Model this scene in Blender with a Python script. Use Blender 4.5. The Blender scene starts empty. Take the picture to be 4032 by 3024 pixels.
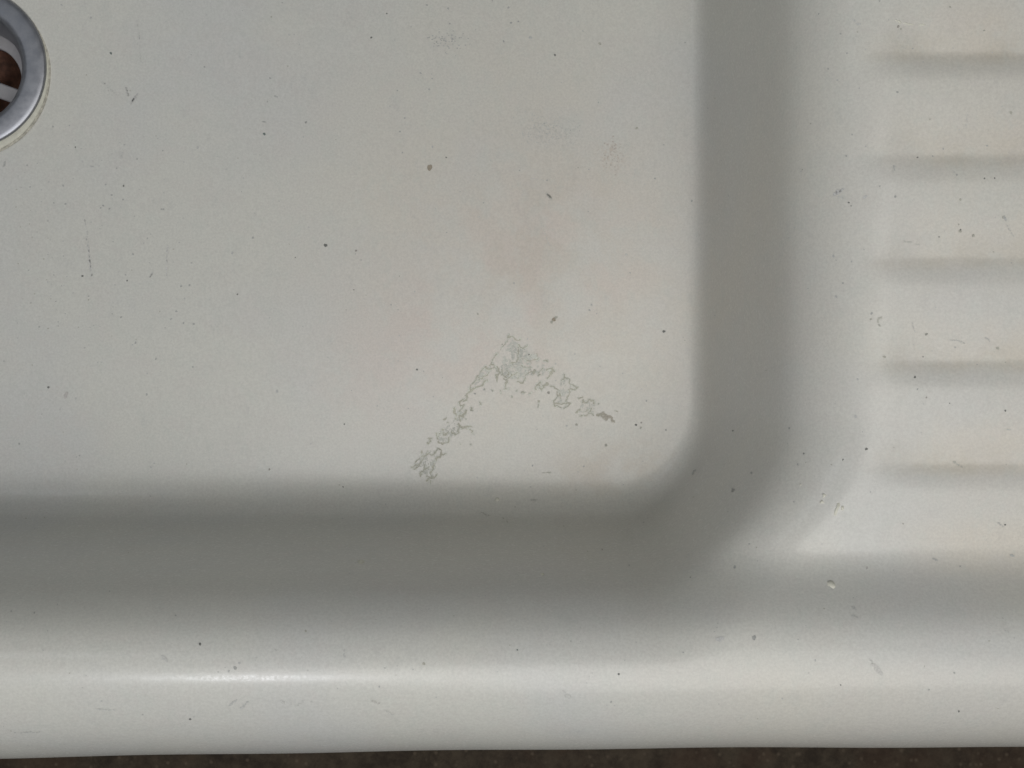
import bpy, math, random
import numpy as np
from mathutils import Vector

SC = bpy.context.scene
COL = SC.collection
R = math.radians

# ------------------------------------------------------------------ camera
ZF = -0.130          # basin bottom
CAMZ = 0.420         # camera height above the rim crest
LENS = 44.64
cam_d = bpy.data.cameras.new('camera')
cam = bpy.data.objects.new('camera', cam_d)
COL.objects.link(cam)
cam.location = (0, 0, CAMZ)
cam.rotation_euler = (0, 0, 0)
cam_d.lens = LENS
cam_d.sensor_width = 36
cam_d.clip_start = 0.01
cam_d.clip_end = 20
SC.camera = cam

# ------------------------------------------------------------------ light (indoor room light)
w = bpy.data.worlds.new('World')
SC.world = w
w.use_nodes = True
w.node_tree.nodes['Background'].inputs[0].default_value = (0.86, 0.93, 1.0, 1)
w.node_tree.nodes['Background'].inputs[1].default_value = 0.09

def area_lamp(name, loc, target, size, power, color, size_y=None):
    d = bpy.data.lights.new(name, 'AREA')
    d.energy = power
    d.color = color
    d.size = size
    if size_y:
        d.shape = 'RECTANGLE'; d.size_y = size_y
    o = bpy.data.objects.new(name, d)
    COL.objects.link(o)
    o.location = loc
    o.rotation_euler = (Vector(target) - Vector(loc)).to_track_quat('-Z', 'Y').to_euler()
    return o

area_lamp('ceiling_lamp', (0.20, -0.28, 0.95), (0.05, 0, -0.1), 0.80, 6.3, (1.0, 0.97, 0.92))
area_lamp('back_left_lamp', (-0.95, 0.95, 1.9), (-0.1, 0, -0.1), 0.45, 1.6, (0.90, 0.95, 1.0))  # back light added to put a highlight on the drain ring's crest
area_lamp('left_lamp', (-0.29, -0.34, 0.98), (0, 0, -0.1), 0.15, 2.3, (0.95, 0.96, 1.0))

SC.view_settings.view_transform = 'Standard'
SC.view_settings.look = 'None'
SC.view_settings.exposure = 0
SC.view_settings.gamma = 1

# ------------------------------------------------------------------ helpers
def empty(name, loc):
    o = bpy.data.objects.new(name, None)
    COL.objects.link(o)
    o.location = loc
    o.empty_display_size = 0.02
    return o

def mesh_obj(name, verts, faces, mat, parent=None, smooth=True, normals=None, kind=None, label=None):
    me = bpy.data.meshes.new(name)
    me.from_pydata([tuple(v) for v in verts], [], [tuple(f) for f in faces])
    me.update()
    if smooth:
        me.polygons.foreach_set('use_smooth', [True] * len(me.polygons))
    if normals is not None:
        me.normals_split_custom_set_from_vertices([tuple(n) for n in normals])
    if mat:
        me.materials.append(mat)
    o = bpy.data.objects.new(name, me)
    COL.objects.link(o)
    if parent:
        o.parent = parent
    if kind: o['kind'] = kind
    if label: o['label'] = label
    return o

class NT:
    """small node-tree helper"""
    def __init__(s, name):
        s.m = bpy.data.materials.new(name)
        s.m.use_nodes = True
        s.t = s.m.node_tree
        s.b = s.t.nodes['Principled BSDF']
        s.co = s.t.nodes.new('ShaderNodeTexCoord').outputs['Object']
    def n(s, typ, **kw):
        x = s.t.nodes.new(typ)
        for k, v in kw.items(): setattr(x, k, v)
        return x
    def link(s, a, b): s.t.links.new(a, b)
    def put(s, sock, v):
        if hasattr(v, 'is_output') or isinstance(v, bpy.types.NodeSocket): s.link(v, sock)
        else: sock.default_value = v
    def math(s, op, a, b=0.0, c=None, clamp=False):
        x = s.n('ShaderNodeMath', operation=op, use_clamp=clamp)
        s.put(x.inputs[0], a); s.put(x.inputs[1], b)
        if c is not None: s.put(x.inputs[2], c)
        return x.outputs[0]
    def noise(s, scale, detail=3, rough=0.55, co=None, stretch=None):
        x = s.n('ShaderNodeTexNoise')
        c = co or s.co
        if stretch:
            mp = s.n('ShaderNodeMapping'); mp.inputs['Scale'].default_value = stretch
            s.link(c, mp.inputs['Vector']); c = mp.outputs[0]
        s.link(c, x.inputs['Vector'])
        x.inputs['Scale'].default_value = scale
        x.inputs['Detail'].default_value = detail
        x.inputs['Roughness'].default_value = rough
        return x.outputs['Fac']
    def ramp(s, v, lo, hi, a=0.0, b=1.0):
        x = s.n('ShaderNodeMapRange'); x.interpolation_type = 'SMOOTHSTEP'
        s.put(x.inputs[0], v)
        for i, q in enumerate((lo, hi, a, b)): x.inputs[i + 1].default_value = q
        return x.outputs[0]
    def mix(s, f, a, b):
        x = s.n('ShaderNodeMix', data_type='RGBA')
        s.put(x.inputs['Factor'], f)
        s.put(x.inputs[6], a if not isinstance(a, tuple) else a + (1,) if len(a) == 3 else a)
        s.put(x.inputs[7], b if not isinstance(b, tuple) else b + (1,) if len(b) == 3 else b)
        return x.outputs[2]
    def blob(s, cx, cy, rx, ry, rot=0):
        """soft elliptical spot in the object's own coordinates"""
        mp = s.n('ShaderNodeMapping', vector_type='TEXTURE')
        mp.inputs['Location'].default_value = (cx, cy, 0)
        mp.inputs['Rotation'].default_value = (0, 0, R(rot))
        mp.inputs['Scale'].default_value = (rx, ry, 1)
        s.link(s.co, mp.inputs['Vector'])
        f = s.n('ShaderNodeVectorMath', operation='MULTIPLY'); s.link(mp.outputs[0], f.inputs[0]); f.inputs[1].default_value = (1, 1, 0)
        l = s.n('ShaderNodeVectorMath', operation='LENGTH'); s.link(f.outputs[0], l.inputs[0])
        return s.ramp(l.outputs['Value'], 0.1, 1.15, 1.0, 0.0)
    def bump(s, h, strength, dist, prev=None):
        x = s.n('ShaderNodeBump'); x.inputs['Strength'].default_value = strength; x.inputs['Distance'].default_value = dist
        s.put(x.inputs['Height'], h)
        if prev: s.link(prev, x.inputs['Normal'])
        return x.outputs[0]

# pixel of the 4032 x 3024 photograph -> position in metres at depth z
def upx(px, py, z):
    k = 0.11e-3 * (CAMZ - z) / (CAMZ - ZF)
    return (px - 2016) * k, (1512 - py) * k

# ------------------------------------------------------------------ materials
def mat_enamel():
    t = NT('old_enamel')
    base = (0.604, 0.604, 0.560)
    beige = (0.608, 0.572, 0.505)
    pink = (0.590, 0.520, 0.480)
    grey = (0.545, 0.555, 0.560)
    cloud = t.noise(9, 4, 0.5)
    cloud2 = t.noise(26, 5, 0.6)
    cloud3 = t.noise(60, 4, 0.6)
    c = t.mix(t.math('MULTIPLY', t.ramp(cloud, 0.42, 0.62), 0.45), base, grey)
    # beige water stain in the front right corner of the basin
    bx = t.blob(0.012, 0.050, 0.145, 0.135, -25)
    m = t.math('MULTIPLY', bx, t.ramp(cloud2, 0.30, 0.60, 0.45, 1.0))
    c = t.mix(t.math('MULTIPLY', m, 0.85), c, beige)
    b2 = t.blob(-0.030, 0.020, 0.075, 0.038, 20)
    m2 = t.math('MULTIPLY', t.math('ADD', b2, t.blob(0.015, 0.045, 0.065, 0.060)), t.ramp(cloud2, 0.42, 0.60))
    c = t.mix(t.math('MULTIPLY', m2, 0.55, clamp=True), c, pink)
    b3 = t.blob(0.044, -0.036, 0.042, 0.014, 8)
    c = t.mix(t.math('MULTIPLY', t.math('MULTIPLY', b3, t.ramp(cloud3, 0.40, 0.58)), 0.5), c, (0.52, 0.46, 0.38))
    b4 = t.blob(0.017, 0.109, 0.018, 0.011, -20)
    gr = t.noise(900, 3, 0.7)
    c = t.mix(t.math('MULTIPLY', t.math('MULTIPLY', b4, t.ramp(gr, 0.50, 0.62)), 0.55), c, (0.40, 0.41, 0.38))
    b5 = t.blob(0.0425, 0.0985, 0.010, 0.008, -50)
    c = t.mix(t.math('MULTIPLY', t.math('MULTIPLY', b5, t.ramp(gr, 0.50, 0.60)), 0.5), c, (0.46, 0.38, 0.31))
    b6 = t.blob(0.010, 0.062, 0.055, 0.045, 30)
    c = t.mix(t.math('MULTIPLY', t.math('MULTIPLY', b6, t.ramp(cloud3, 0.42, 0.60)), 0.45), c, (0.535, 0.500, 0.435))
    b7 = t.blob(0.030, 0.020, 0.050, 0.050, 5)
    c = t.mix(t.math('MULTIPLY', t.math('MULTIPLY', b7, t.ramp(cloud3, 0.42, 0.60)), 0.30), c, (0.54, 0.505, 0.44))
    # yellowed draining board and front right of the rim
    sep = t.n('ShaderNodeSeparateXYZ'); t.link(t.co, sep.inputs[0])
    dr = t.math('MULTIPLY', t.ramp(sep.outputs[0], 0.115, 0.165), t.ramp(sep.outputs[1], -0.085, -0.05))
    dr = t.math('MULTIPLY', dr, t.ramp(cloud2, 0.32, 0.62, 0.45, 1.0))
    per = t.math('FRACT', t.math('DIVIDE', t.math('ADD', sep.outputs[1], 0.0376 + 0.0359 * 10), 0.0359))
    val = t.math('MULTIPLY', t.ramp(per, 0.12, 0.28), t.ramp(per, 0.50, 0.85, 1, 0))
    c = t.mix(t.math('MULTIPLY', dr, t.math('MULTIPLY_ADD', val, 0.55, 0.40)), c, beige)
    rx = t.math('MULTIPLY', t.ramp(sep.outputs[0], 0.118, 0.135), t.ramp(sep.outputs[1], -0.05, -0.03))
    gut = t.math('MULTIPLY', t.ramp(per, 0.10, 0.24), t.ramp(per, 0.26, 0.60, 1, 0))
    c = t.mix(t.math('MULTIPLY', t.math('MULTIPLY', gut, rx), t.ramp(cloud3, 0.35, 0.65, 0.12, 0.50)), c, (0.50, 0.465, 0.39))
    rr = t.math('MULTIPLY', t.ramp(sep.outputs[0], 0.02, 0.09), t.ramp(sep.outputs[1], -0.088, -0.1, 0, 1))
    c = t.mix(t.math('MULTIPLY', rr, 0.35), c, beige)
    c = t.mix(t.math('MULTIPLY', t.ramp(t.noise(75, 4, 0.7, stretch=(1, 1.2, 1)), 0.48, 0.60), 0.22), c, (0.585, 0.560, 0.530))
    c = t.mix(t.math('MULTIPLY', t.ramp(t.noise(110, 5, 0.7, stretch=(1.3, 1, 1)), 0.50, 0.62), 0.22), c, (0.545, 0.570, 0.530))
    # fine dirt
    vor = t.noise(2600, 2, 0.8)
    dens = t.ramp(t.noise(14, 3, 0.6), 0.40, 0.66, 0.25, 1.0)
    pts = t.math('MULTIPLY', t.ramp(vor, 0.655, 0.72), dens)
    c = t.mix(t.math('MULTIPLY', pts, 0.34), c, (0.20, 0.21, 0.20))
    # soft grey handling marks
    sm = t.ramp(t.noise(120, 4, 0.65, stretch=(1, 0.6, 1)), 0.60, 0.72)
    c = t.mix(t.math('MULTIPLY', sm, 0.10), c, (0.35, 0.36, 0.37))
    hs = t.n('ShaderNodeHueSaturation'); t.link(c, hs.inputs['Color'])
    g = t.noise(1050, 3, 0.75)
    t.link(t.ramp(g, 0.25, 0.75, 0.925, 1.075), hs.inputs['Value'])
    t.link(hs.outputs[0], t.b.inputs['Base Color'])
    t.link(t.ramp(t.noise(300, 4, 0.7), 0.3, 0.7, 0.38, 0.46), t.b.inputs['Roughness'])
    t.b.inputs['Coat Weight'].default_value = 0.34
    t.link(t.ramp(t.noise(700, 3, 0.7), 0.3, 0.7, 0.14, 0.30), t.b.inputs['Coat Roughness'])
    t.b.inputs['IOR'].default_value = 1.46
    nn = t.bump(t.noise(1400, 3, 0.6), 0.12, 0.00010)
    nn = t.bump(t.noise(45, 2, 0.5), 0.10, 0.0008, nn)
    t.link(nn, t.b.inputs['Normal'])
    return t.m

def mat_plain(name, col, rough, metal=0.0, var=0.1, scale=400, bump=0.0):
    t = NT(name)
    n = t.noise(scale, 4, 0.65)
    a = tuple(min(1, q * (1 + var)) for q in col); b = tuple(q * (1 - var) for q in col)
    t.link(t.mix(t.ramp(n, 0.3, 0.7), b, a), t.b.inputs['Base Color'])
    t.b.inputs['Roughness'].default_value = rough
    t.b.inputs['Metallic'].default_value = metal
    if bump: t.link(t.bump(n, bump, 0.0002), t.b.inputs['Normal'])
    return t.m

def mat_steel():
    t = NT('dull_steel')
    n = t.noise(220, 5, 0.7)
    n2 = t.noise(1500, 3, 0.7)
    c = t.mix(t.ramp(n, 0.3, 0.7), (0.30, 0.31, 0.34), (0.37, 0.38, 0.41))
    c = t.mix(t.math('MULTIPLY', t.ramp(n2, 0.58, 0.70), 0.35), c, (0.24, 0.25, 0.27))
    t.link(c, t.b.inputs['Base Color'])
    t.b.inputs['Metallic'].default_value = 1.0
    t.link(t.ramp(n, 0.3, 0.7, 0.42, 0.50), t.b.inputs['Roughness'])
    t.link(t.bump(n2, 0.2, 0.00008, None), t.b.inputs['Normal'])
    return t.m

def mat_ground():
    t = NT('brown_stone')
    n = t.noise(55, 6, 0.75)
    n2 = t.noise(16, 4, 0.6)
    v = t.n('ShaderNodeTexVoronoi'); t.link(t.co, v.inputs['Vector']); v.inputs['Scale'].default_value = 130
    c = t.mix(t.ramp(n, 0.30, 0.70), (0.034, 0.023, 0.014), (0.092, 0.070, 0.046))
    c = t.mix(t.math('MULTIPLY', t.ramp(n2, 0.45, 0.65), 0.35), c, (0.085, 0.045, 0.026))
    c = t.mix(t.math('MULTIPLY', t.ramp(v.outputs['Distance'], 0.0, 0.30, 1, 0), 0.6), c, (0.17, 0.13, 0.09))
    t.link(c, t.b.inputs['Base Color'])
    t.b.inputs['Roughness'].default_value = 0.85
    t.link(t.bump(n, 0.6, 0.003), t.b.inputs['Normal'])
    return t.m

ENAMEL = mat_enamel()
STEEL = mat_steel()

# ------------------------------------------------------------------ the sink's shape
XR, YF = 0.0766, -0.0410              # foot of the right wall, foot of the front wall
XL, YB = -0.548, 0.312
YC = -0.0966                          # crest of the front rim
DZ = -0.022                           # draining board level
RC = 0.031
LINES = [0.1061, 0.0702, 0.0351, -0.0012, -0.0376]
PER = 0.0359

def table(r1, r2, ang, h, sig=0.0025):
    a = R(ang)
    pts = []
    for t in np.linspace(0, a, 24): pts.append((r1 * math.sin(t), r1 * (1 - math.cos(t))))
    x, z = pts[-1]
    dz = h - r1 * (1 - math.cos(a)) - r2 * (1 - math.cos(a))
    x += dz / math.tan(a); z += dz
    pts.append((x, z))
    for t in np.linspace(a, 0, 32)[1:]:
        pts.append((x + r2 * (math.sin(a) - math.sin(t)), z + r2 * (math.cos(t) - math.cos(a))))
    p = np.array(pts)
    xx = np.arange(-0.02, 0.09, 0.00025)
    zz = np.interp(xx, p[:, 0], p[:, 1] / h)
    k = np.exp(-0.5 * (np.arange(-40, 41) * 0.00025 / sig) ** 2); k /= k.sum()
    zz = np.convolve(np.pad(zz, 40, 'edge'), k, 'valid')        # the casting has no hard curvature steps
    zz = (zz - zz[0]) / (zz[-1] - zz[0])
    return xx, zz

TX, TZ = table(0.008, 0.036, 80, 0.108, 0.0024)    # side walls
FX, FZ = table(0.020, 0.028, 85.8, 0.130, 0.0030)    # front wall

# the side and the front wall's sections, blended level by level round the corner
PL = np.concatenate([[0], np.geomspace(1e-5, 0.05, 60), np.linspace(0.06, 0.94, 90), 1 - np.geomspace(0.05, 1e-5, 60), [1]])
def inv(X_, Z_):
    m = (Z_ > 1e-7) & (Z_ < 1 - 1e-7)
    return np.interp(PL, Z_[m], X_[m])
DS, DF = inv(TX, TZ), inv(FX, FZ)
NF = 48
DG = np.arange(-0.02, 0.09, 0.0002)
PTAB = []
for q in range(NF + 1):
    fq = q / NF
    dd = DS * (1 - fq) + DF * fq
    PTAB.append(np.where(DG < dd[0], 0, np.where(DG > dd[-1], 1, np.interp(DG, dd, PL))))
PTAB = np.array(PTAB)
def wall_profile(d, f):
    d = np.clip(d, DG[0], DG[-2]); u = (d - DG[0]) / 0.0002; i = np.minimum(u.astype(int), len(DG) - 2); u = u - i
    w_ = np.clip(f, 0, 1) * NF; j = np.minimum(w_.astype(int), NF - 1); w_ = w_ - j
    return (PTAB[j, i] * (1 - u) + PTAB[j, i + 1] * u) * (1 - w_) + (PTAB[j + 1, i] * (1 - u) + PTAB[j + 1, i + 1] * u) * w_

def sstep(a, b, x):
    t = np.clip((x - a) / (b - a), 0, 1)
    return t * t * (3 - 2 * t)

def groove(x, y):
    z = np.zeros_like(y)
    k = np.floor((y - LINES[4]) / PER)
    # distance above the nearest line below
    fr = (y - LINES[4]) / PER - k
    prof = -(1 - fr) ** 1.6
    tt = np.clip(fr / 0.27, 0, 1)
    drop = 0.65 * tt ** 2.2 + 0.35 * sstep(0, 1, tt)           # steep face after the line
    prof = prof * drop
    amp = np.interp(y, [-0.06, -0.03, 0.0066, 0.0425, 0.0768, 0.1122, 0.16], [0.0, 2.3, 2.6, 2.2, 2.9, 4.2, 4.2]) * 1e-3
    lead = 0.0015 * np.sin(y * 220)
    z = prof * amp * sstep(0.117 + lead, 0.146, x)
    z = np.where((y > 0.30) | (x > 0.50), 0, z)
    return z

def top(x, y):
    t = DZ + 0 * x
    # height gained from the board up to the crest of the rim: steep foot, then a slow round-over
    u = np.clip((-0.0556 - y) / 0.031, 0, 1)
    h1, s1 = 1 - 0.5 * 28 * 0.010 ** 2 / -DZ, 28 * 0.010 * 0.031 / -DZ
    lowpart = h1 * (10 * u ** 3 - 15 * u ** 4 + 6 * u ** 5) + s1 * (-4 * u ** 3 + 7 * u ** 4 - 3 * u ** 5)
    v = np.clip(y - YC, 0, 0.010)
    b = np.where(y < YC + 0.010, 1 - 0.5 * 28 * v ** 2 / -DZ, lowpart)
    b = np.maximum(b, sstep(0.365, 0.40, y))
    b = np.maximum(b, sstep(-0.60, -0.63, x))
    b = np.maximum(b, sstep(0.56, 0.60, x))
    t = t * (1 - b)
    return t + groove(x, y) * (1 - b) + 0.0008 * np.sin(x * 31 + 1) * np.sin(y * 23 + .5) * (1 - b)

def basin_d(x, y):
    cx, cy = (XR + XL) / 2, (YB + YF) / 2
    hx, hy = (XR - XL) / 2 - RC, (YB - YF) / 2 - RC
    qx = np.abs(x - cx) - hx; qy = np.abs(y - cy) - hy
    l = np.hypot(np.maximum(qx, 0), np.maximum(qy, 0))
    d = l + np.minimum(np.maximum(qx, qy), 0) - RC
    fy = np.arctan2(np.maximum(qy, 0), np.maximum(qx, 0)) / (math.pi / 2)
    corner = 4 * (np.maximum(qx, 0) * np.maximum(qy, 0)) ** 2 / np.maximum(l, 1e-6) ** 4
    d = np.where(d > 0, d * (1 + 0.27 * corner), d - 0.004 * corner * np.clip(-d / 0.01, 0, 1) * 0)
    return d, np.where(l > 0, fy, 0) * np.where(y < cy, 1, 0.6)

def height(x, y):
    d, fy = basin_d(x, y)
    f = sstep(0, 1, fy)
    p = wall_profile(d, f)
    fl = ZF + 0.0012 * np.sin(x * 17 + 2) * np.sin(y * 21) + 0.006 * (np.clip(np.hypot(x + 0.236, y - 0.137) / 0.35, 0, 1) ** 1.5 - 0.5) * 0.0
    t = top(x, y)
    return fl + p * (t - fl)

def rim_a(x):
    return 0.0362 + 0.0042 * np.clip((0.12 - x) / 0.30, 0, 1.6) ** 1.6 + 0.0002 * np.sin(x * 60)
RB = 0.056

def surf(x, y):
    """height of the visible surface, rim's outer curve included"""
    z = height(x, np.maximum(y, YC))
    a = rim_a(x)
    s = np.clip((YC - y) / a, 0, 0.9999)
    return z - RB * (1 - np.sqrt(1 - s * s))

def axis(lo, hi, a, b, fine, coarse):
    parts = [np.arange(lo, a, coarse), np.arange(a, b, fine), np.arange(b, hi + coarse / 2, coarse)]
    return np.concatenate(parts)

xs = axis(-0.66, 0.62, -0.232, 0.184, 0.0010, 0.006)
ys = axis(YC, 0.41, YC + 0.001, 0.172, 0.0010, 0.006)
xs = np.concatenate([[xs[0]], xs, [xs[-1]]])
X, Y = np.meshgrid(xs, ys)
Z = height(X, Y)
# front roll, apron and turned-under lip
rows = []
for th in np.linspace(0, math.pi / 2, 45)[1:]:
    a = rim_a(xs)
    rows.append((xs, YC - a * math.sin(th), -RB * (1 - math.cos(th)) + 0 * xs))
a = rim_a(xs)
for k in range(1, 12):
    rows.append((xs, YC - a - 0.0 * xs, -RB - 0.00763 * k + 0 * xs))
for th in np.linspace(0, math.pi / 2, 7)[1:]:
    rows.append((xs, YC - a + 0.01 * (1 - math.cos(th)), -RB - 0.084 - 0.01 * math.sin(th) + 0 * xs))
for k in (1, 2): rows.append((xs, YC - a + 0.01 + 0.006 * k, -RB - 0.094 + 0 * xs))
fx = np.array([r[0] for r in rows][::-1]); fy_ = np.array([r[1] for r in rows][::-1]); fz = np.array([r[2] for r in rows][::-1])
X = np.vstack([fx, X, X[-1:]]); Y = np.vstack([fy_, Y, Y[-1:]]); Z = np.vstack([fz, Z, Z[-1:] * 0 - 0.15])
Z[:, 0] = -0.15; Z[:, -1] = -0.15
NR, NC = X.shape
P = np.stack([X, Y, Z], -1)
# smooth normals of the whole casting, shared by its parts
du = np.gradient(P, axis=1); dv = np.gradient(P, axis=0)
N = np.cross(du, dv)
N /= np.maximum(np.linalg.norm(N, axis=-1, keepdims=True), 1e-12)
I, J = np.meshgrid(np.arange(NR - 1), np.arange(NC - 1), indexing='ij')
quad = np.stack([I * NC + J, I * NC + J + 1, (I + 1) * NC + J + 1, (I + 1) * NC + J], -1).reshape(-1, 4)
cxf = P.reshape(-1, 3)[quad].mean(1)
DRX, DRY = upx(-134, 268, ZF)
hole = np.hypot(cxf[:, 0] - DRX, cxf[:, 1] - DRY) < 0.0275
fx_, fyc = cxf[:, 0], cxf[:, 1]
rim_m = (fyc < -0.0800) | (fyc > 0.372) | (fx_ < -0.605) | (fx_ > 0.565)
board_m = (fx_ > 0.104) & ~rim_m
frac = (fyc - LINES[4]) / PER + 0.0
kk = np.floor(frac); fr = frac - kk
# a ridge: from the gentle rise to the foot of its steep face
ridx = np.where(fr > 0.50, kk + 1, np.where(fr < 0.14, kk, -99)).astype(int)
ridge_m = board_m & (fx_ > 0.124) & (fx_ < 0.50) & (ridx >= 0) & (ridx <= 8) & (fyc > -0.047) & (fyc < 0.29)

sink = empty('sink', (0, 0, 0))
sink['label'] = 'old off-white enamel sink with ridged draining board, steel drain and rolled front rim'
sink['category'] = 'sink'

PV, NV = P.reshape(-1, 3), N.reshape(-1, 3)
def sub(name, mask, parent, **kw):
    q = quad[mask]
    u, inv = np.unique(q, return_inverse=True)
    return mesh_obj(name, PV[u].tolist(), inv.reshape(-1, 4).tolist(), ENAMEL, parent, True, NV[u].tolist(), **kw)
basin = sub('basin', ~rim_m & ~board_m & ~hole, sink)
board = sub('draining_board', board_m & ~ridge_m, sink)
rim = sub('rim', rim_m, sink)
for k in range(0, 9):
    sub('ridge', ridge_m & (ridx == k), board)

# ------------------------------------------------------------------ drain
def lathe(name, prof, mat, parent, cx, cy, n=128, closed=False, wob=0.0):
    v, f = [], []
    for i in range(n):
        a = 2 * math.pi * i / n
        for (r, z) in prof:
            rr = r + (wob * (math.sin(3 * a + 1) + 0.6 * math.sin(7 * a) + .4 * math.sin(13 * a)) if wob else 0)
            v.append((cx + rr * math.cos(a), cy + rr * math.sin(a), z))
    m = len(prof)
    for i in range(n):
        j = (i + 1) % n
        for k in range(m if closed else m - 1):
            l = (k + 1) % m
            f.append((i * m + k, j * m + k, j * m + l, i * m + l))
    return mesh_obj(name, v, f, mat, parent)

fl = []
for r, z in [(0.0351, -0.0004), (0.0352, 0.0006), (0.0351, 0.0013), (0.0349, 0.0017), (0.0344, 0.0020), (0.0330, 0.00225), (0.0315, 0.00242),
             (0.0300, 0.00256), (0.0288, 0.00264), (0.0276, 0.00267), (0.0266, 0.00262), (0.0257, 0.0021), (0.0249, 0.0010), (0.0241, -0.0006),
             (0.0233, -0.0026), (0.0225, -0.0050), (0.0217, -0.0078), (0.0211, -0.0105), (0.0206, -0.0140), (0.0203, -0.0170), (0.0206, -0.0180), (0.0215, -0.0180)]:
    fl.append((r, ZF + z))
flange = lathe('drain_flange', fl, STEEL, sink, DRX, DRY, 160)
SEAL = mat_plain('yellowed_sealant', (0.58, 0.575, 0.49), 0.5, 0, 0.08, 300, 0.3)
seal = lathe('sealing_ring', [(0.0325, ZF + 0.0001), (0.0335, ZF + 0.0006), (0.0350, ZF + 0.0006), (0.0362, ZF + 0.0005), (0.0369, ZF + 0.0001), (0.0371, ZF - 0.0010)],
             SEAL, sink, DRX - 0.0010, DRY - 0.0021, 128, wob=0.00012)
GRIME = mat_plain('grime_line', (0.47, 0.455, 0.39), 0.7, 0, 0.3, 500)
lathe('grime_line', [(0.0367, ZF + 0.0001), (0.0369, ZF + 0.00033), (0.0373, ZF + 0.00032), (0.0376, ZF - 0.0006)], GRIME, seal, DRX - 0.0010, DRY - 0.0021, 128, wob=0.00012)
PIPE = mat_plain('grey_plastic', (0.31, 0.305, 0.315), 0.45, 0, 0.08, 200)
zp = ZF - 0.022
pipe = lathe('waste_pipe', [(0.0236, ZF - 0.004), (0.0236, zp), (0.0160, zp), (0.0154, zp - 0.0006), (0.0154, zp - 0.006), (0.0236, zp - 0.012), (0.0236, zp - 0.06), (0.0225, zp - 0.06), (0.0225, zp-0.013), ],
             PIPE, sink, DRX, DRY, 96)
DRAIN_BROWN = mat_plain('drain_brown', (0.13, 0.060, 0.037), 0.8, 0, 0.4, 260, 0.4)
lathe('floor_stand_in', [(0.00005, zp - 0.034), (0.008, zp - 0.0335), (0.016, zp - 0.032), (0.0224, zp - 0.028)], DRAIN_BROWN, pipe, DRX, DRY, 64)  # disc added in the pipe, standing in for the unlit floor below
# strainer spider: hub and three arms
def bar_mesh(cx, cy, ang, r0, r1, wd, z0, z1):
    c, s = math.cos(ang), math.sin(ang)
    v = []
    b = 0.0005
    for (rr) in (r0, r1):
        for (yy, zz) in ((-wd/2, z0), (-wd/2, z1 - b), (-wd/2 + b, z1), (wd/2 - b, z1), (wd/2, z1 - b), (wd/2, z0)):
            v.append((cx + rr * c - yy * s, cy + rr * s + yy * c, zz))
    f = [(i, (i + 1) % 6, 6 + (i + 1) % 6, 6 + i) for i in range(6)] + [(5, 4, 3, 2, 1, 0), (6, 7, 8, 9, 10, 11)]
    return v, f
hub = lathe('strainer', [(0.0001, zp - 0.001), (0.0045, zp - 0.001), (0.005, zp - 0.0016), (0.005, zp - 0.005), (0.0001, zp - 0.005)], PIPE, sink, DRX, DRY - 0.0024, 32)
for a in (-20, 100, 220):
    v, f = bar_mesh(DRX, DRY - 0.0024, R(a), 0.0045, 0.0180, 0.0066, zp - 0.0045, zp - 0.0012)
    mesh_obj('bar', v, f, PIPE, hub, smooth=False)

# ------------------------------------------------------------------ marks on the enamel
def hit(px, py):
    """points of the sink under given photograph pixels (real positions on the curved surface)"""
    px = np.asarray(px, float); py = np.asarray(py, float)
    zz = np.linspace(0.001, ZF - 0.004, 680)
    kx = (px - 2016) * 0.11e-3 / (CAMZ - ZF); ky = (1512 - py) * 0.11e-3 / (CAMZ - ZF)
    res = np.zeros((len(px), 3)); done = np.zeros(len(px), bool)
    for z in zz:
        x = kx * (CAMZ - z); y = ky * (CAMZ - z)
        h = surf(x, y)
        m = (h >= z) & ~done
        res[m] = np.stack([x, y, h], -1)[m]
        done |= m
    return res

def nrm(p):
    e = 2e-4
    gx = (surf(p[:, 0] + e, p[:, 1]) - surf(p[:, 0] - e, p[:, 1])) / (2 * e)
    gy = (surf(p[:, 0], p[:, 1] + e) - surf(p[:, 0], p[:, 1] - e)) / (2 * e)
    n = np.stack([-gx, -gy, np.ones_like(gx)], -1)
    return n / np.linalg.norm(n, axis=1, keepdims=True)

rng = random.Random(7)
def spot_outline(cx, cy, rx, ry, rot, n, rough):
    out = []
    ph = [rng.uniform(0, 6.28) for _ in range(3)]
    for i in range(n):
        a = 2 * math.pi * i / n
        q = 1 + rough * (math.sin(2 * a + ph[0]) * .5 + math.sin(3 * a + ph[1]) * .4 + math.sin(5 * a + ph[2]) * .35)
        x, y = rx * q * math.cos(a), ry * q * math.sin(a)
        c, s = math.cos(rot), math.sin(rot)
        out.append((cx + x * c - y * s, cy + x * s + y * c))
    return out

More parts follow.
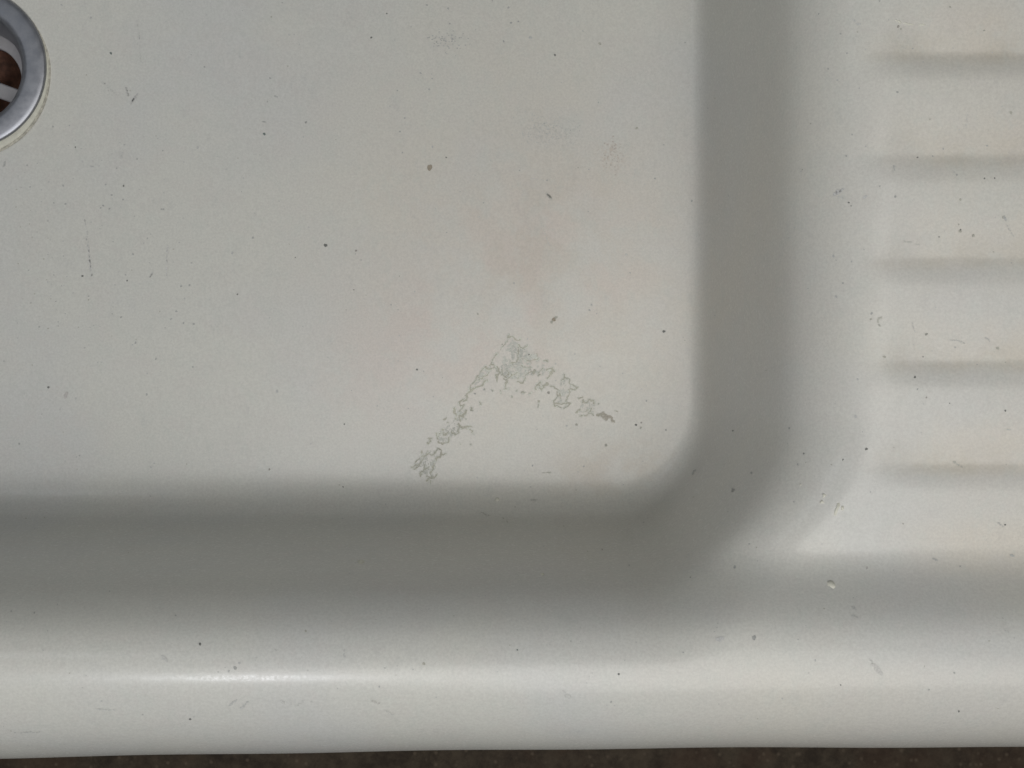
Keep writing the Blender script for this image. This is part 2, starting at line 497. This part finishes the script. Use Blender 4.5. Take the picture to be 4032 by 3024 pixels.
RB_ = (0.25, 0.20, 0.13)
def spots_object(name, spots, mat, lift=0.00010, label=None, kind=None, n=10, dome=0.0, soft=0.46):
    """spots: (px, py, rx, ry, rot, tone); one mesh with a colour per spot"""
    pix, faces, tone, cen = [], [], [], []
    for (cx, cy, rx, ry, rot, tn) in spots:
        soft_ = soft * (0.5 if sum(tn) < 0.25 else 0.5 if tn == RB_ else 1.0)
        tn = tuple(q * (1 - soft_) + e * soft_ for q, e in zip(tn, (0.58, 0.585, 0.555)))
        b = len(pix)
        pix.append((cx, cy)); tone.append(tn); cen.append(1)
        for q in spot_outline(cx, cy, rx, ry, rot, n, 0.28):
            pix.append(q); tone.append(tn); cen.append(0)
        for i in range(n): faces.append((b, b + 1 + (i + 1) % n, b + 1 + i))
    a = np.array(pix)
    p = hit(a[:, 0], a[:, 1])
    ok = p[:, 1] > -0.118                       # nothing on the underside of the roll
    faces = [f for f in faces if ok[f[0]] and ok[f[1]] and ok[f[2]]]
    p[~ok] = p[ok][0]; nn = nrm(p)
    v = p + nn * (lift + dome * np.array(cen))[:, None]
    o = mesh_obj(name, v.tolist(), faces, mat, sink, True, nn.tolist() if dome == 0 else None, kind=kind, label=label)
    at = o.data.color_attributes.new('tone', 'FLOAT_COLOR', 'POINT')
    at.data.foreach_set('color', [q for t in tone for q in (t[0], t[1], t[2], 1.0)])
    return o

def mat_tone(name, rough=0.6, spec=0.3):
    t = NT(name)
    vc = t.n('ShaderNodeVertexColor'); vc.layer_name = 'tone'
    hs = t.n('ShaderNodeHueSaturation'); t.link(vc.outputs[0], hs.inputs['Color'])
    t.link(t.ramp(t.noise(1800, 3, 0.7), 0.3, 0.7, 0.85, 1.15), hs.inputs['Value'])
    t.link(hs.outputs[0], t.b.inputs['Base Color'])
    t.b.inputs['Roughness'].default_value = rough
    t.b.inputs['Specular IOR Level'].default_value = spec
    return t.m
TONE = mat_tone('dried_dirt')

DK, GN, BR = (0.055, 0.06, 0.055), (0.03, 0.07, 0.065), (0.12, 0.09, 0.06)
OL, G1, G2, G3 = (0.27, 0.26, 0.19), (0.24, 0.25, 0.25), (0.38, 0.39, 0.39), (0.48, 0.485, 0.47)
PK = (0.38, 0.35, 0.34)
raw = [  # px, py, radius, tone
 (437,210,6,GN),(1041,528,6.5,GN),(1282,966,8.5,DK),(1692,660,0,OL),(209,499,5,G1),(297,580,4,DK),(243,20,5,G2),(358,70,5,G2),
 (191,1525,6,DK),(260,1556,0,PK),(325,1087,5,DK),(1061,1848,5,BR),(788,2536,6,DK),(749,2831,5,DK),(2436,2654,5.5,DK),
 (2969,2511,11,(0.16,.17,.17)),(2181,1258,10,(0.25,0.20,0.13)),(2172,1268,7,OL),(2189,1250,7,OL),(2834,2517,9,(0.16,.17,.17)),(2037,2559,4,GN),(2406,2763,5,G1),(3775,2800,4.5,DK),(3657,2715,4,G1),
 (3757,2649,5,G1),(2690,2569,4,G1),(3310,2697,3,DK),(926,2630,8,G1),(943,2611,6,G2),(1669,2613,8,OL),(1494,2703,5,G1),
 (901,2643,5,G2),(1204,2485,5,OL),(45,2407,4,G1),(136,2413,4,G1),(692,2424,4,G1),(3411,1768,6.5,DK),(3319,1810,4.5,DK),(3602,1485,5.5,DK),
 (3958,1617,4.5,DK),(3957,2066,4.5,DK),(3413,2236,7,PK),(3482,1405,7,OL),(3166,1786,4,G1),(3141,1827,4,G1),(3634,1405,3,DK),
 (3555,2062,4,BR),(3780,2230,4,G1),(3126,1976,3,G1),(3427,1937,4,G2),(3612,1532,4,G1),(3647,1565,4,BR),(3739,1588,3,DK),(3377,1493,5,G2),(3369,1640,7,G2),
 (1351,1917,4,DK),(3536,105,6.5,BR),(3547,114,4,OL),(3261,271,4,G1),(3335,210,4,G1),(3533,363,5,G1),(3980,444,6.5,OL),(3767,689,5,G1),
 (3224,55,4,G1),(3463,4,4,G1),(3741,28,5,OL),(3875,120,5,OL),(3332,614,5,G1),(3886,574,4.5,G1),(3612,620,4,DK),(3672,615,4,G1),(3713,586,4,G1),(3297,316,5,G2),(3310,133,4,G1),(3661,470,4,OL),(3408,577,4,G2),(3355,530,4,G1),
 (3342,798,4,DK),(3351,811,3,DK),(3780,911,7,OL),(3782,905,4,DK),(3774,884,4,OL),(3832,928,7,OL),(3781,786,6,OL),(3647,1316,7,(0.1,.1,.07)),(3432,1234,6,G1),(3282,1009,7,G2),
 (3319,1115,4.5,G1),(3525,774,5.5,G1),(3928,1371,7,OL),(3951,856,7,OL),(3876,703,4,DK),(3916,702,4,DK),(3464,733,4,G1),(3292,1168,6,G2),(3353,1030,4,G1),(3697,933,3,DK),(3911,992,4,OL),(3760,1367,4,G1),(3429,1257,5,OL),
 (249,731,4.5,G1),(487,732,4.5,DK),(119,736,4,G1),(258,803,4.5,G1),(407,810,4.5,G1),(431,822,4.5,G1),(644,824,4.5,G1),(636,824,3.5,G1),(416,727,4,G1),(485,786,4,G1),(440,768,5,G1),(212,799,3.5,G1),(475,815,3,G2),
 (1064,308,4.5,G1),(1053,400,4,G1),(1040,480,0,G1),(1204,483,4,G1),(806,264,4.5,G1),(341,295,3,OL),(1069,67,4,OL),(1139,137,4,G2),(945,224,4,G2),(361,655,0,G2),(540,626,4,G1),(460,663,4,G1),(892,667,4,G2),(779,581,6,G2),(490,570,4,G2),
 (501,1105,4,DK),(713,1127,5,G1),(746,1123,5,G1),(695,1226,5,G1),(674,1256,5,G1),(723,1272,5,G1),(763,1276,5,G1),(534,1350,5.5,G1),(935,1159,4,DK),(614,1413,5,G1),(760,1445,4.5,G1),(727,1175,4,G2),(477,1249,4.5,G1),
 (578,1553,5,G1),(1091,1541,7,G2),(76,1747,5,G1),(524,1001,4.5,G1),(1163,1014,3,DK),(996,936,5,G1),(915,996,6,G2),(155,1287,4.5,G1),(299,1569,5,G2),(1356,1670,4,DK),(594,1840,5,G2),(237,1612,5,G2),(17,1422,4,G2),(397,819,4,G1),
 (1402,987,5,BR),(1881,1236,4.5,OL),(2507,505,7,OL),(2724,791,5,G1),(2614,1305,6.5,DK),(2329,1200,5,G1),(2321,1221,5,G1),(2481,1074,4,G1),(2024,1115,4,G1),(2154,710,4,G1),(2579,703,5,G1),(1703,578,5,G2),(1585,601,4,G1),(1594,465,4,G1),(1757,620,4,DK),(1400,1000,3,G1),(1393,1141,4,BR),(1540,1200,4,G1),(1575,518,4,G1),(2466,1002,6,G3),
 (1462,148,5,DK),(1681,20,5,G1),(1765,34,5,G1),(1523,54,4,DK),(2002,30,5,G1),(2012,90,6,G1),(2041,85,5,G1),(1983,163,5,G1),(2185,217,5,DK),(2089,148,8,G2),(2362,172,7,OL),(1656,288,5,G1),(1702,310,4,G1),(1565,357,4,G1),(1690,352,4,G1),(2295,123,4,G2),(1939,3,4,G1),(2697,168,4,G1),(1205,481,5,G1),
 (2160,1546,7,(0.13,.11,.08)),(2504,1673,5,DK),(2525,1664,4,BR),(2523,1684,5,OL),(1642,1455,5,DK),(2083,1396,4,DK),(2386,1753,7,OL),(2097,1833,4,G1),(2299,1836,4,G1),(1870,1550,5,G1),(1906,1534,5,G2),(1937,1537,4,G2),(2264,1394,4,G2),(1668,1462,3,G1),(2188,1432,4,G2),
 (2270,1672,6,OL),(2231,1677,5,G2),(2622,1693,3.5,DK),(2545,1578,4,G1),(2886,1696,4,DK),(3165,1786,4,DK),(3141,1830,4,G1),(2893,2233,7,G1),(2477,2226,4,G1),(2718,2273,3,DK),(2371,2164,4,BR),(2950,2142,4,G1),(3108,1686,5,G1),(2959,1862,5,G1),
 (1212,2640,3,G2),(1330,2710,3,G2),(170,2560,3,G2),(400,2760,4,G2),(340,2660,3,G2),(2113,2912,4,DK),(2190,2890,6,G2),(3080,2750,4,G2),(3210,2600,5,G2),(1975,2930,7,G1),
]
sp = []
for (x, y, r, tn) in raw:
    if (x, y) == (1692, 660): sp.append((x, y, 9, 14, 0.1, RB_)); continue
    if (x, y) == (260, 1556): sp.append((x, y, 8, 14, 0.2, PK)); continue
    if r == 0: sp.append((x, y, 9, 3, 0.1, tn)); continue
    sp.append((x, y, r * 0.88, r * rng.uniform(0.65, 0.92), rng.uniform(0, 3), tn))
# scatter of very small specks, denser near the drain
for _ in range(400):
    x, y = rng.uniform(0, 4032), rng.uniform(0, 2900)
    if rng.random() < 0.35: x, y = abs(rng.gauss(0, 420)) + 60, rng.gauss(850, 330)
    if not (0 < y < 2900): continue
    if x < 240 and y < 620: continue
    sp.append((x, y, rng.uniform(1.8, 3.4), rng.uniform(1.6, 3.0), 0, rng.choice([G1, G2, G2, G3, G2, OL])))
for _ in range(60): sp.append((rng.gauss(1765, 42), rng.gauss(155, 30), rng.uniform(2, 3.6), rng.uniform(1.8, 3), 0, rng.choice([G1, G2])))
for _ in range(80): sp.append((rng.gauss(2170, 65), rng.gauss(505, 30) , rng.uniform(2, 4.2), rng.uniform(1.8, 3.2), 0, rng.choice([(0.46,.465,.44), G3])))
for _ in range(36): sp.append((rng.gauss(2415, 28), rng.gauss(620, 34), rng.uniform(2, 4.2), rng.uniform(1.8, 3.2), 0, rng.choice([(0.38, .31, .26), (0.44, .37, .32)])))
spots_object('dirt_specks', sp, TONE, kind='stuff')

# smudges: strokes, as chains of small overlapping flecks with gaps
def stroke(p0, p1, wd, tone, step=5, gap=0.25, jit=2.0):
    L = math.hypot(p1[0] - p0[0], p1[1] - p0[1]); a = math.atan2(p1[1] - p0[1], p1[0] - p0[0]); out = []
    s = 0
    while s <= L:
        if rng.random() > gap:
            f = s / max(L, 1)
            out.append((p0[0] + (p1[0] - p0[0]) * f + rng.gauss(0, jit), p0[1] + (p1[1] - p0[1]) * f + rng.gauss(0, jit), wd * rng.uniform(1.0, 1.7), wd * rng.uniform(0.5, 1.0), a + rng.gauss(0, .3), tone))
        s += step
    return out
SM = []
for p0, p1, wd, tn in [((541,95),(548,160),2.2,G3),((546,120),(551,150),2.6,G2),((551,165),(557,245),1.6,G3),((520,400),(538,376),6,(0.34,.34,.35)),((497,348),(508,378),5,G3),((402,322),(420,335),4,G3),((420,335),(470,385),2.2,G3),
        ((474,600),(477,628),5,G3),((334,866),(347,960),3.0,(0.5,.5,.49)),((347,960),(362,1095),4.0,(0.54,.54,.53)),((660,970),(655,1090),3.6,(0.54,.54,.53)),((600,1075),(590,1092),4,G3),((14,652),(20,640),5,G1),
        ((1086,380),(1096,384),3.5,G1),((2154,765),(2168,780),6,(0.45,.43,.36)),((2480,564),(2453,618),1.8,G3),((2134,883),(2148,920),2,(0.45,.44,.4)),((2148,920),(2164,971),2,G3),((2500,670),(2498,720),1.6,G3),((2090,703),(2150,712),2,G3),
        ((905,2778),(935,2752),4,G2),((951,2784),(975,2764),4,G2),((1111,2756),(1112,2772),7,G3),((1143,2764),(1144,2770),5,G3),((1178,2774),(1196,2756),5,G3),((1225,2764),(1232,2766),4,G3),((1470,2763),(1492,2766),5,(0.36,.34,.3)),((1518,2795),(1545,2815),5,(0.55,.54,.5)),
        ((1356,2560),(1358,2590),4.5,G2),((645,2590),(660,2602),8,G3),((1080,2556),(1090,2560),6,G3),((380,2790),(450,2796),3,(0.5,.51,.5)),((1000,2600),(1010,2585),3,G3),((2225,2735),(2245,2745),9,G3),((2218,2716),(2238,2745),3,G3),((2822,2520),(2846,2512),8,(0.46,.46,.47)),
        ((3445,2620),(3466,2650),9,(0.56,.54,.52)),((3420,2590),(3440,2615),2,G3),((3755,1820),(3775,1832),4.5,(0.35,.34,.26)),((3775,1832),(3795,1845),2.5,OL),((3674,2200),(3690,2206),5,G1),((3975,2184),(3990,2190),5,G1),((3925,2054),(3945,2070),2.5,G2),
        ((3518,652),(3520,682),3,G2),((3808,455),(3806,500),2.2,G3),((3365,85),(3385,98),6,G3),((3292,762),(3316,745),8,(0.44,.44,.45)),((3300,775),(3322,782),5,G3),((3400,778),(3413,768),6,(0.44,.44,.45)),((3452,1268),(3466,1250),5,(0.38,.37,.28)),((3462,1280),(3470,1290),4,OL),
        ((3960,880),(3985,930),2.2,G3),((3955,852),(3960,862),6,G2),((3960,1690),(3985,1690),3,G3),((3355,2425),(3385,2440),3,G2),((3360,2395),(3375,2402),4,G2),((3960,2480),(3968,2500),6,G3),((1896,2018),(1924,2031),2.6,OL),((1981,2045),(2004,2057),3,OL),((2086,1968),(2118,1970),4,(0.36,.35,.29)),
        ((2726,1865),(2735,1850),3.5,G1),((2880,1933),(2893,1922),3,G1),((1878,1880),(1881,1881),3,G2),((3560,950),(3620,965),3,(0.5,.49,.43)),((1000,610),(1040,612),2,G3),((830,612),(872,620),2,G3),((60,2885),(160,2880),2.4,G2),((2420,2928),(2520,2926),2.6,G3),((3740,1335),(3800,1350),2.5,G3),((3880,1330),(3900,1345),3,G3),((3600,1300),(3590,1270),2.4,G3)]:
    SM += stroke(p0, p1, wd, tn)
spots_object('smudges', SM, TONE, lift=0.00016, kind='stuff', soft=0.60)

# pale filler dabs and chips
CREAM = mat_plain('cream_paint_drop', (0.66, 0.655, 0.57), 0.5, 0, 0.05, 900, 0.2)
def chip(outline, label=None, lift=0.00035):
    a = np.array(outline + [tuple(np.mean(np.array(outline), 0))], float)
    p = hit(a[:, 0], a[:, 1]); nn = nrm(p)
    n = len(outline)
    inn = p[:n] * 0.78 + p[n] * 0.22
    v = np.vstack([p[:n] - nn[:n] * 0.0001, inn + nn[:n] * lift, [p[n] + nn[n] * lift]])
    f = []
    for i in range(n):
        j = (i + 1) % n
        f.append((j, i, n + i, n + j)); f.append((n + j, n + i, 2 * n))
    return mesh_obj('paint_drop', v.tolist(), f, CREAM, sink, True, label=label)
chip([(3256,2290),(3268,2284),(3279,2289),(3289,2300),(3290,2312),(3281,2319),(3270,2311),(3257,2305)], 'round cream paint drop on the slope below the draining board')
chip([(3296,1979),(3305,1977),(3309,1988),(3302,2004),(3296,2018),(3291,2032),(3282,2030),(3284,2012),(3292,1998)], 'long slanting cream drip near the basin corner')
chip([(3311,1993),(3320,1990),(3324,2001),(3319,2011),(3311,2008)])
chip([(3237,1945),(3244,1942),(3254,1950),(3246,1957),(3240,1963),(3241,1953)])
chip([(3227,1980),(3234,1968),(3241,1972),(3246,1983),(3237,1979),(3229,1984)])
chip([(3149,1907),(3153,1906),(3155,1911),(3150,1912)])
chip([(1949,1962),(1957,1958),(1966,1962),(1966,1971),(1957,1975),(1949,1970)], 'small cream paint drop at the foot of the front wall')
chip([(1406,2210),(1416,2206),(1428,2206),(1438,2212),(1428,2220),(1412,2221)], 'flat cream paint drop low on the front wall')
chip([(2128,2260),(2138,2256),(2144,2262),(2134,2267)])
chip([(1664,2030),(1668,2028),(1670,2033),(1665,2034)])
for q in ([(3523,76),(3534,79),(3545,82),(3552,90),(3545,94),(3536,86),(3524,80)], [(3552,90),(3566,88),(3584,92),(3600,96),(3598,100),(3580,98),(3560,95)], [(3612,97),(3630,92),(3648,96),(3640,101),(3622,102)]):
    chip(q, lift=0.0002)

# ------------------------------------------------------------------ the arrow shaped worn patch
# traced as strokes (coordinates in the enlarged detail: 2.212 per photograph pixel, origin 1550, 1250)
ST = [
 ([(1008,172),(1040,170),(1060,190),(1095,200),(1100,185)], 9),([(985,205),(960,240)],5),([(1085,225),(1105,262),(1150,255),(1165,240)],6),([(1090,260),(1080,300),(1085,340)],3),
 ([(960,240),(900,320),(870,360),(830,410)],4),([(830,410),(870,405),(870,440),(830,450),(800,430)],9),([(800,430),(750,480),(700,560),(665,600)],5),([(835,475),(800,505),(760,520),(740,545)],6),
 ([(820,545),(790,560),(770,590),(730,600),(680,630)],9),([(740,525),(770,530),(790,545)],6),([(665,590),(660,640),(630,680)],9),([(690,625),(660,650)],8),([(640,660),(650,700),(610,725)],9),
 ([(600,710),(570,740),(580,770),(605,760),(600,790),(575,815)],8),([(630,720),(640,690)],6),([(530,790),(520,830),(545,850)],14),([(630,815),(600,860),(575,850)],13),([(570,850),(575,900)],8),([(460,870),(430,888)],8),([(465,908),(470,912)],6),
 ([(540,880),(545,890)],5),([(560,930),(600,965),(640,950),(680,955)],9),([(430,970),(420,975)],6),([(500,990),(510,1010),(540,1020),(560,1000),(570,960)],6),([(395,1010),(380,1050),(385,1085)],6),([(470,1000),(440,1020),(420,1000)],5),
 ([(485,1050),(480,1085),(420,1100),(390,1080)],7),([(375,1000),(370,1030)],4),([(310,1050),(315,1080),(290,1105)],7),([(330,1060),(300,1055)],5),([(580,1105),(582,1108)],9),([(675,1103),(677,1105)],5),
 ([(240,1165),(245,1185)],5),([(295,1160),(290,1190),(340,1195),(370,1165),(385,1140),(415,1165)],7),([(420,1190),(455,1188)],5),([(415,1170),(400,1210),(365,1235)],10),([(270,1200),(255,1240),(210,1300),(180,1320)],6),([(290,1195),(260,1215)],6),
 ([(250,1205),(180,1270)],4),([(150,1310),(215,1275)],4),([(265,1290),(265,1320),(235,1350),(230,1390)],6),([(300,1300),(265,1325)],5),([(350,1275),(340,1320),(320,1360),(325,1375)],8),([(375,1370),(350,1395),(310,1400),(280,1420)],11),([(310,1420),(318,1450)],6),([(340,1380),(290,1390)],8),
 ([(640,965),(700,1010)],3),([(890,500),(900,545)],11),([(905,430),(920,480),(900,500)],8),([(945,450),(935,500),(980,520),(1000,480)],8),([(960,530),(985,560),(970,590),(975,625)],9),([(975,540),(1020,505),(1070,480)],8),([(965,625),(995,620)],7),
 ([(1000,470),(985,450)],5),([(1035,400),(1030,430)],5),([(1080,560),(1120,565),(1140,550)],11),([(1140,550),(1145,510),(1160,480),(1200,470)],5),([(1085,490),(1080,530)],5),([(1200,470),(1220,490),(1230,460)],6),([(1255,480),(1275,465),(1300,440)],6),([(1310,375),(1330,378)],10),
 ([(1240,310),(1245,340)],5),([(1150,380),(1220,370),(1260,360)],3),([(1100,350),(1150,360),(1200,400)],3),([(1110,420),(1150,440),(1200,430)],3),([(1330,460),(1380,445),(1395,465),(1365,480),(1360,510),(1335,530)],10),([(1275,565),(1245,590),(1230,625)],12),([(1245,580),(1275,600)],7),
 ([(1290,630),(1300,600),(1330,590),(1340,575)],9),([(1265,610),(1285,625)],7),([(1365,595),(1400,605),(1440,640),(1450,650)],6),([(1480,500),(1485,530),(1460,550)],6),([(1485,520),(1530,545),(1540,580)],5),([(1540,580),(1575,595),(1600,610),(1570,630),(1545,625)],7),
 ([(1530,630),(1520,690),(1500,730)],6),([(1430,680),(1400,720),(1395,770)],7),([(1440,660),(1450,700)],6),([(1400,740),(1440,750),(1500,750),(1540,740)],8),([(1540,740),(1515,775),(1480,790)],8),([(1395,770),(1420,770),(1450,790)],6),([(1430,640),(1425,690)],5),
 ([(1645,685),(1605,712)],8),([(1645,720),(1650,745),(1680,740),(1700,720),(1740,725),(1745,750)],8),([(1620,800),(1580,828)],8),([(1625,850),(1670,855),(1700,830),(1740,845)],6),([(1720,790),(1700,830)],5),([(1775,755),(1778,757)],5),([(1775,850),(1830,830),(1850,860),(1890,870),(1920,900)],16),
 ([(1800,850),(1850,880)],12),([(1110,650),(1140,652)],9),([(1180,665),(1192,660)],9),([(1262,722),(1268,728)],11),([(1262,750),(1255,785)],6),([(1065,635),(1068,637)],8),([(1025,690),(1028,692)],7),([(925,635),(930,660)],5),([(860,636),(862,640)],6),([(790,630),(792,632)],7),([(710,662),(712,664)],7),([(755,745),(757,755)],5),([(670,778),(680,805)],6),([(625,880),(627,884)],6),
 ([(1180,320),(1182,324)],6),([(1940,815),(1945,820)],11),([(1270,490),(1260,500)],4),([(1000,150),(985,210)],2),
 ([(1300,1350),(1360,1345)],3),([(1690,810),(1660,830)],4),([(1000,400),(1060,390),(1090,350)],3),([(880,420),(900,470)],4),
]
def worn_patch():
    S = 2.212
    cell = 1.15                       # photograph pixels
    x0, y0, x1, y1 = 1590, 1300, 2460, 1930
    gx = np.arange(x0, x1, cell); gy = np.arange(y0, y1, cell)
    GX, GY = np.meshgrid(gx, gy)
    # smooth value noise
    def vn(sc, seed):
        r = np.random.RandomState(seed)
        g = r.rand(int((y1 - y0) / sc) + 3, int((x1 - x0) / sc) + 3)
        u = (GX - x0) / sc; v = (GY - y0) / sc
        i = u.astype(int); j = v.astype(int); fu = u - i; fv = v - j
        fu = fu * fu * (3 - 2 * fu); fv = fv * fv * (3 - 2 * fv)
        return (g[j, i] * (1 - fu) + g[j, i + 1] * fu) * (1 - fv) + (g[j + 1, i] * (1 - fu) + g[j + 1, i + 1] * fu) * fv
    nz = vn(7, 1) * 0.6 + vn(3.2, 2) * 0.4
    WX = GX + (vn(9, 5) - .5) * 8; WY = GY + (vn(9, 6) - .5) * 8
    F = np.full(GX.shape, -99.0)
    for pts, wd in ST:
        q = [(1550 + a / S, 1250 + b / S) for a, b in pts]
        hw = wd / S * 0.55 + 0.5
        for (a, b), (c, d) in zip(q[:-1], q[1:]):
            L2 = max((c - a) ** 2 + (d - b) ** 2, 1e-6)
            t = np.clip(((WX - a) * (c - a) + (WY - b) * (d - b)) / L2, 0, 1)
            dist = np.hypot(WX - a - t * (c - a), WY - b - t * (d - b))
            F = np.maximum(F, hw - dist)
    F += (nz - 0.5) * 4.5
    dark = F > 0
    halo = (F > -3.2) & (vn(12, 9) > 0.38) & ~dark
    # worn film between the strokes: polygons of the two arms
    def arm(poly):
        ins = np.zeros(GX.shape, bool)
        n = len(poly)
        for k in range(n):
            (a, b), (c, d) = poly[k], poly[(k + 1) % n]
            a, b, c, d = 1550 + a / S, 1250 + b / S, 1550 + c / S, 1250 + d / S
            if b == d: continue
            cond = ((b > WY) != (d > WY)) & (WX < (c - a) * (WY - b) / (d - b) + a)
            ins ^= cond
        return ins
    film = arm([(1030,190),(1110,250),(1260,340),(1330,420),(1300,500),(1180,500),(1090,540),(960,520),(930,420),(990,260)]) | \
        arm([(1470,530),(1550,600),(1510,760),(1430,760),(1420,660)]) | arm([(1640,720),(1760,740),(1740,840),(1600,830)]) | \
        arm([(560,800),(620,830),(560,960),(480,1080),(400,1090),(380,1010),(500,930)]) | arm([(250,1180),(400,1150),(380,1230),(330,1400),(220,1330),(180,1300)]) | arm([(860,380),(870,450),(700,600),(660,600),(760,470)])
    fd = film & ~dark & ~halo & (vn(11, 12) * .6 + vn(4, 13) * .4 > 0.52)
    def emit(mask, name, lift, tone_fn, label, parent):
        jj, ii = np.nonzero(mask)
        W = len(gx) + 1
        ids = np.stack([jj * W + ii, (jj + 1) * W + ii, (jj + 1) * W + ii + 1, jj * W + ii + 1], -1)
        u, inv = np.unique(ids, return_inverse=True)
        py = y0 + (u // W) * cell; px = x0 + (u % W) * cell
        k = 0.11e-3
        x = (px - 2016) * k; y = (1512 - py) * k
        z = height(x, y) + lift
        o = mesh_obj(name, np.stack([x, y, z], -1).tolist(), inv.reshape(-1, 4).tolist(), TONE, parent, True, label=label)
        o['kind'] = 'stuff'
        at = o.data.color_attributes.new('tone', 'FLOAT_COLOR', 'POINT')
        col = tone_fn(px, py)
        at.data.foreach_set('color', col.ravel().tolist())
        return o
    def tn(base):
        def f(px, py):
            c = np.ones((len(px), 4)); c[:, :3] = base
            v = 1 + 0.10 * np.sin(px * 0.05) * np.sin(py * 0.043 + 1)
            c[:, :3] *= v[:, None]
            e = np.clip(1 - np.hypot(px - 2395, py - 1640) / 55, 0, 1)[:, None]   # browner tip
            c[:, :3] = c[:, :3] * (1 - e * .8) + np.array([0.40, 0.36, 0.31]) * e * .8
            return c
        return f
    d = emit(dark, 'worn_patch', 0.00014, tn((0.465, 0.458, 0.385)), 'arrow-shaped patch of worn, flaking enamel in the basin corner', sink)
    emit(halo, 'patch_edge', 0.00009, tn((0.61, 0.62, 0.56)), None, d)
    emit(fd, 'patch_film', 0.00011, tn((0.545, 0.552, 0.505)), None, d)
worn_patch()

# ------------------------------------------------------------------ floor far below
n = 60
g = np.linspace(-3, 3, n)
GX, GY = np.meshgrid(g, g)
v = np.stack([GX.ravel(), GY.ravel(), (-0.60 + 0.002 * np.sin(GX * 9) * np.sin(GY * 7)).ravel()], -1)
f = [(j * n + i, j * n + i + 1, (j + 1) * n + i + 1, (j + 1) * n + i) for j in range(n - 1) for i in range(n - 1)]
gr = mesh_obj('floor', v.tolist(), f, mat_ground())
gr['kind'] = 'structure'
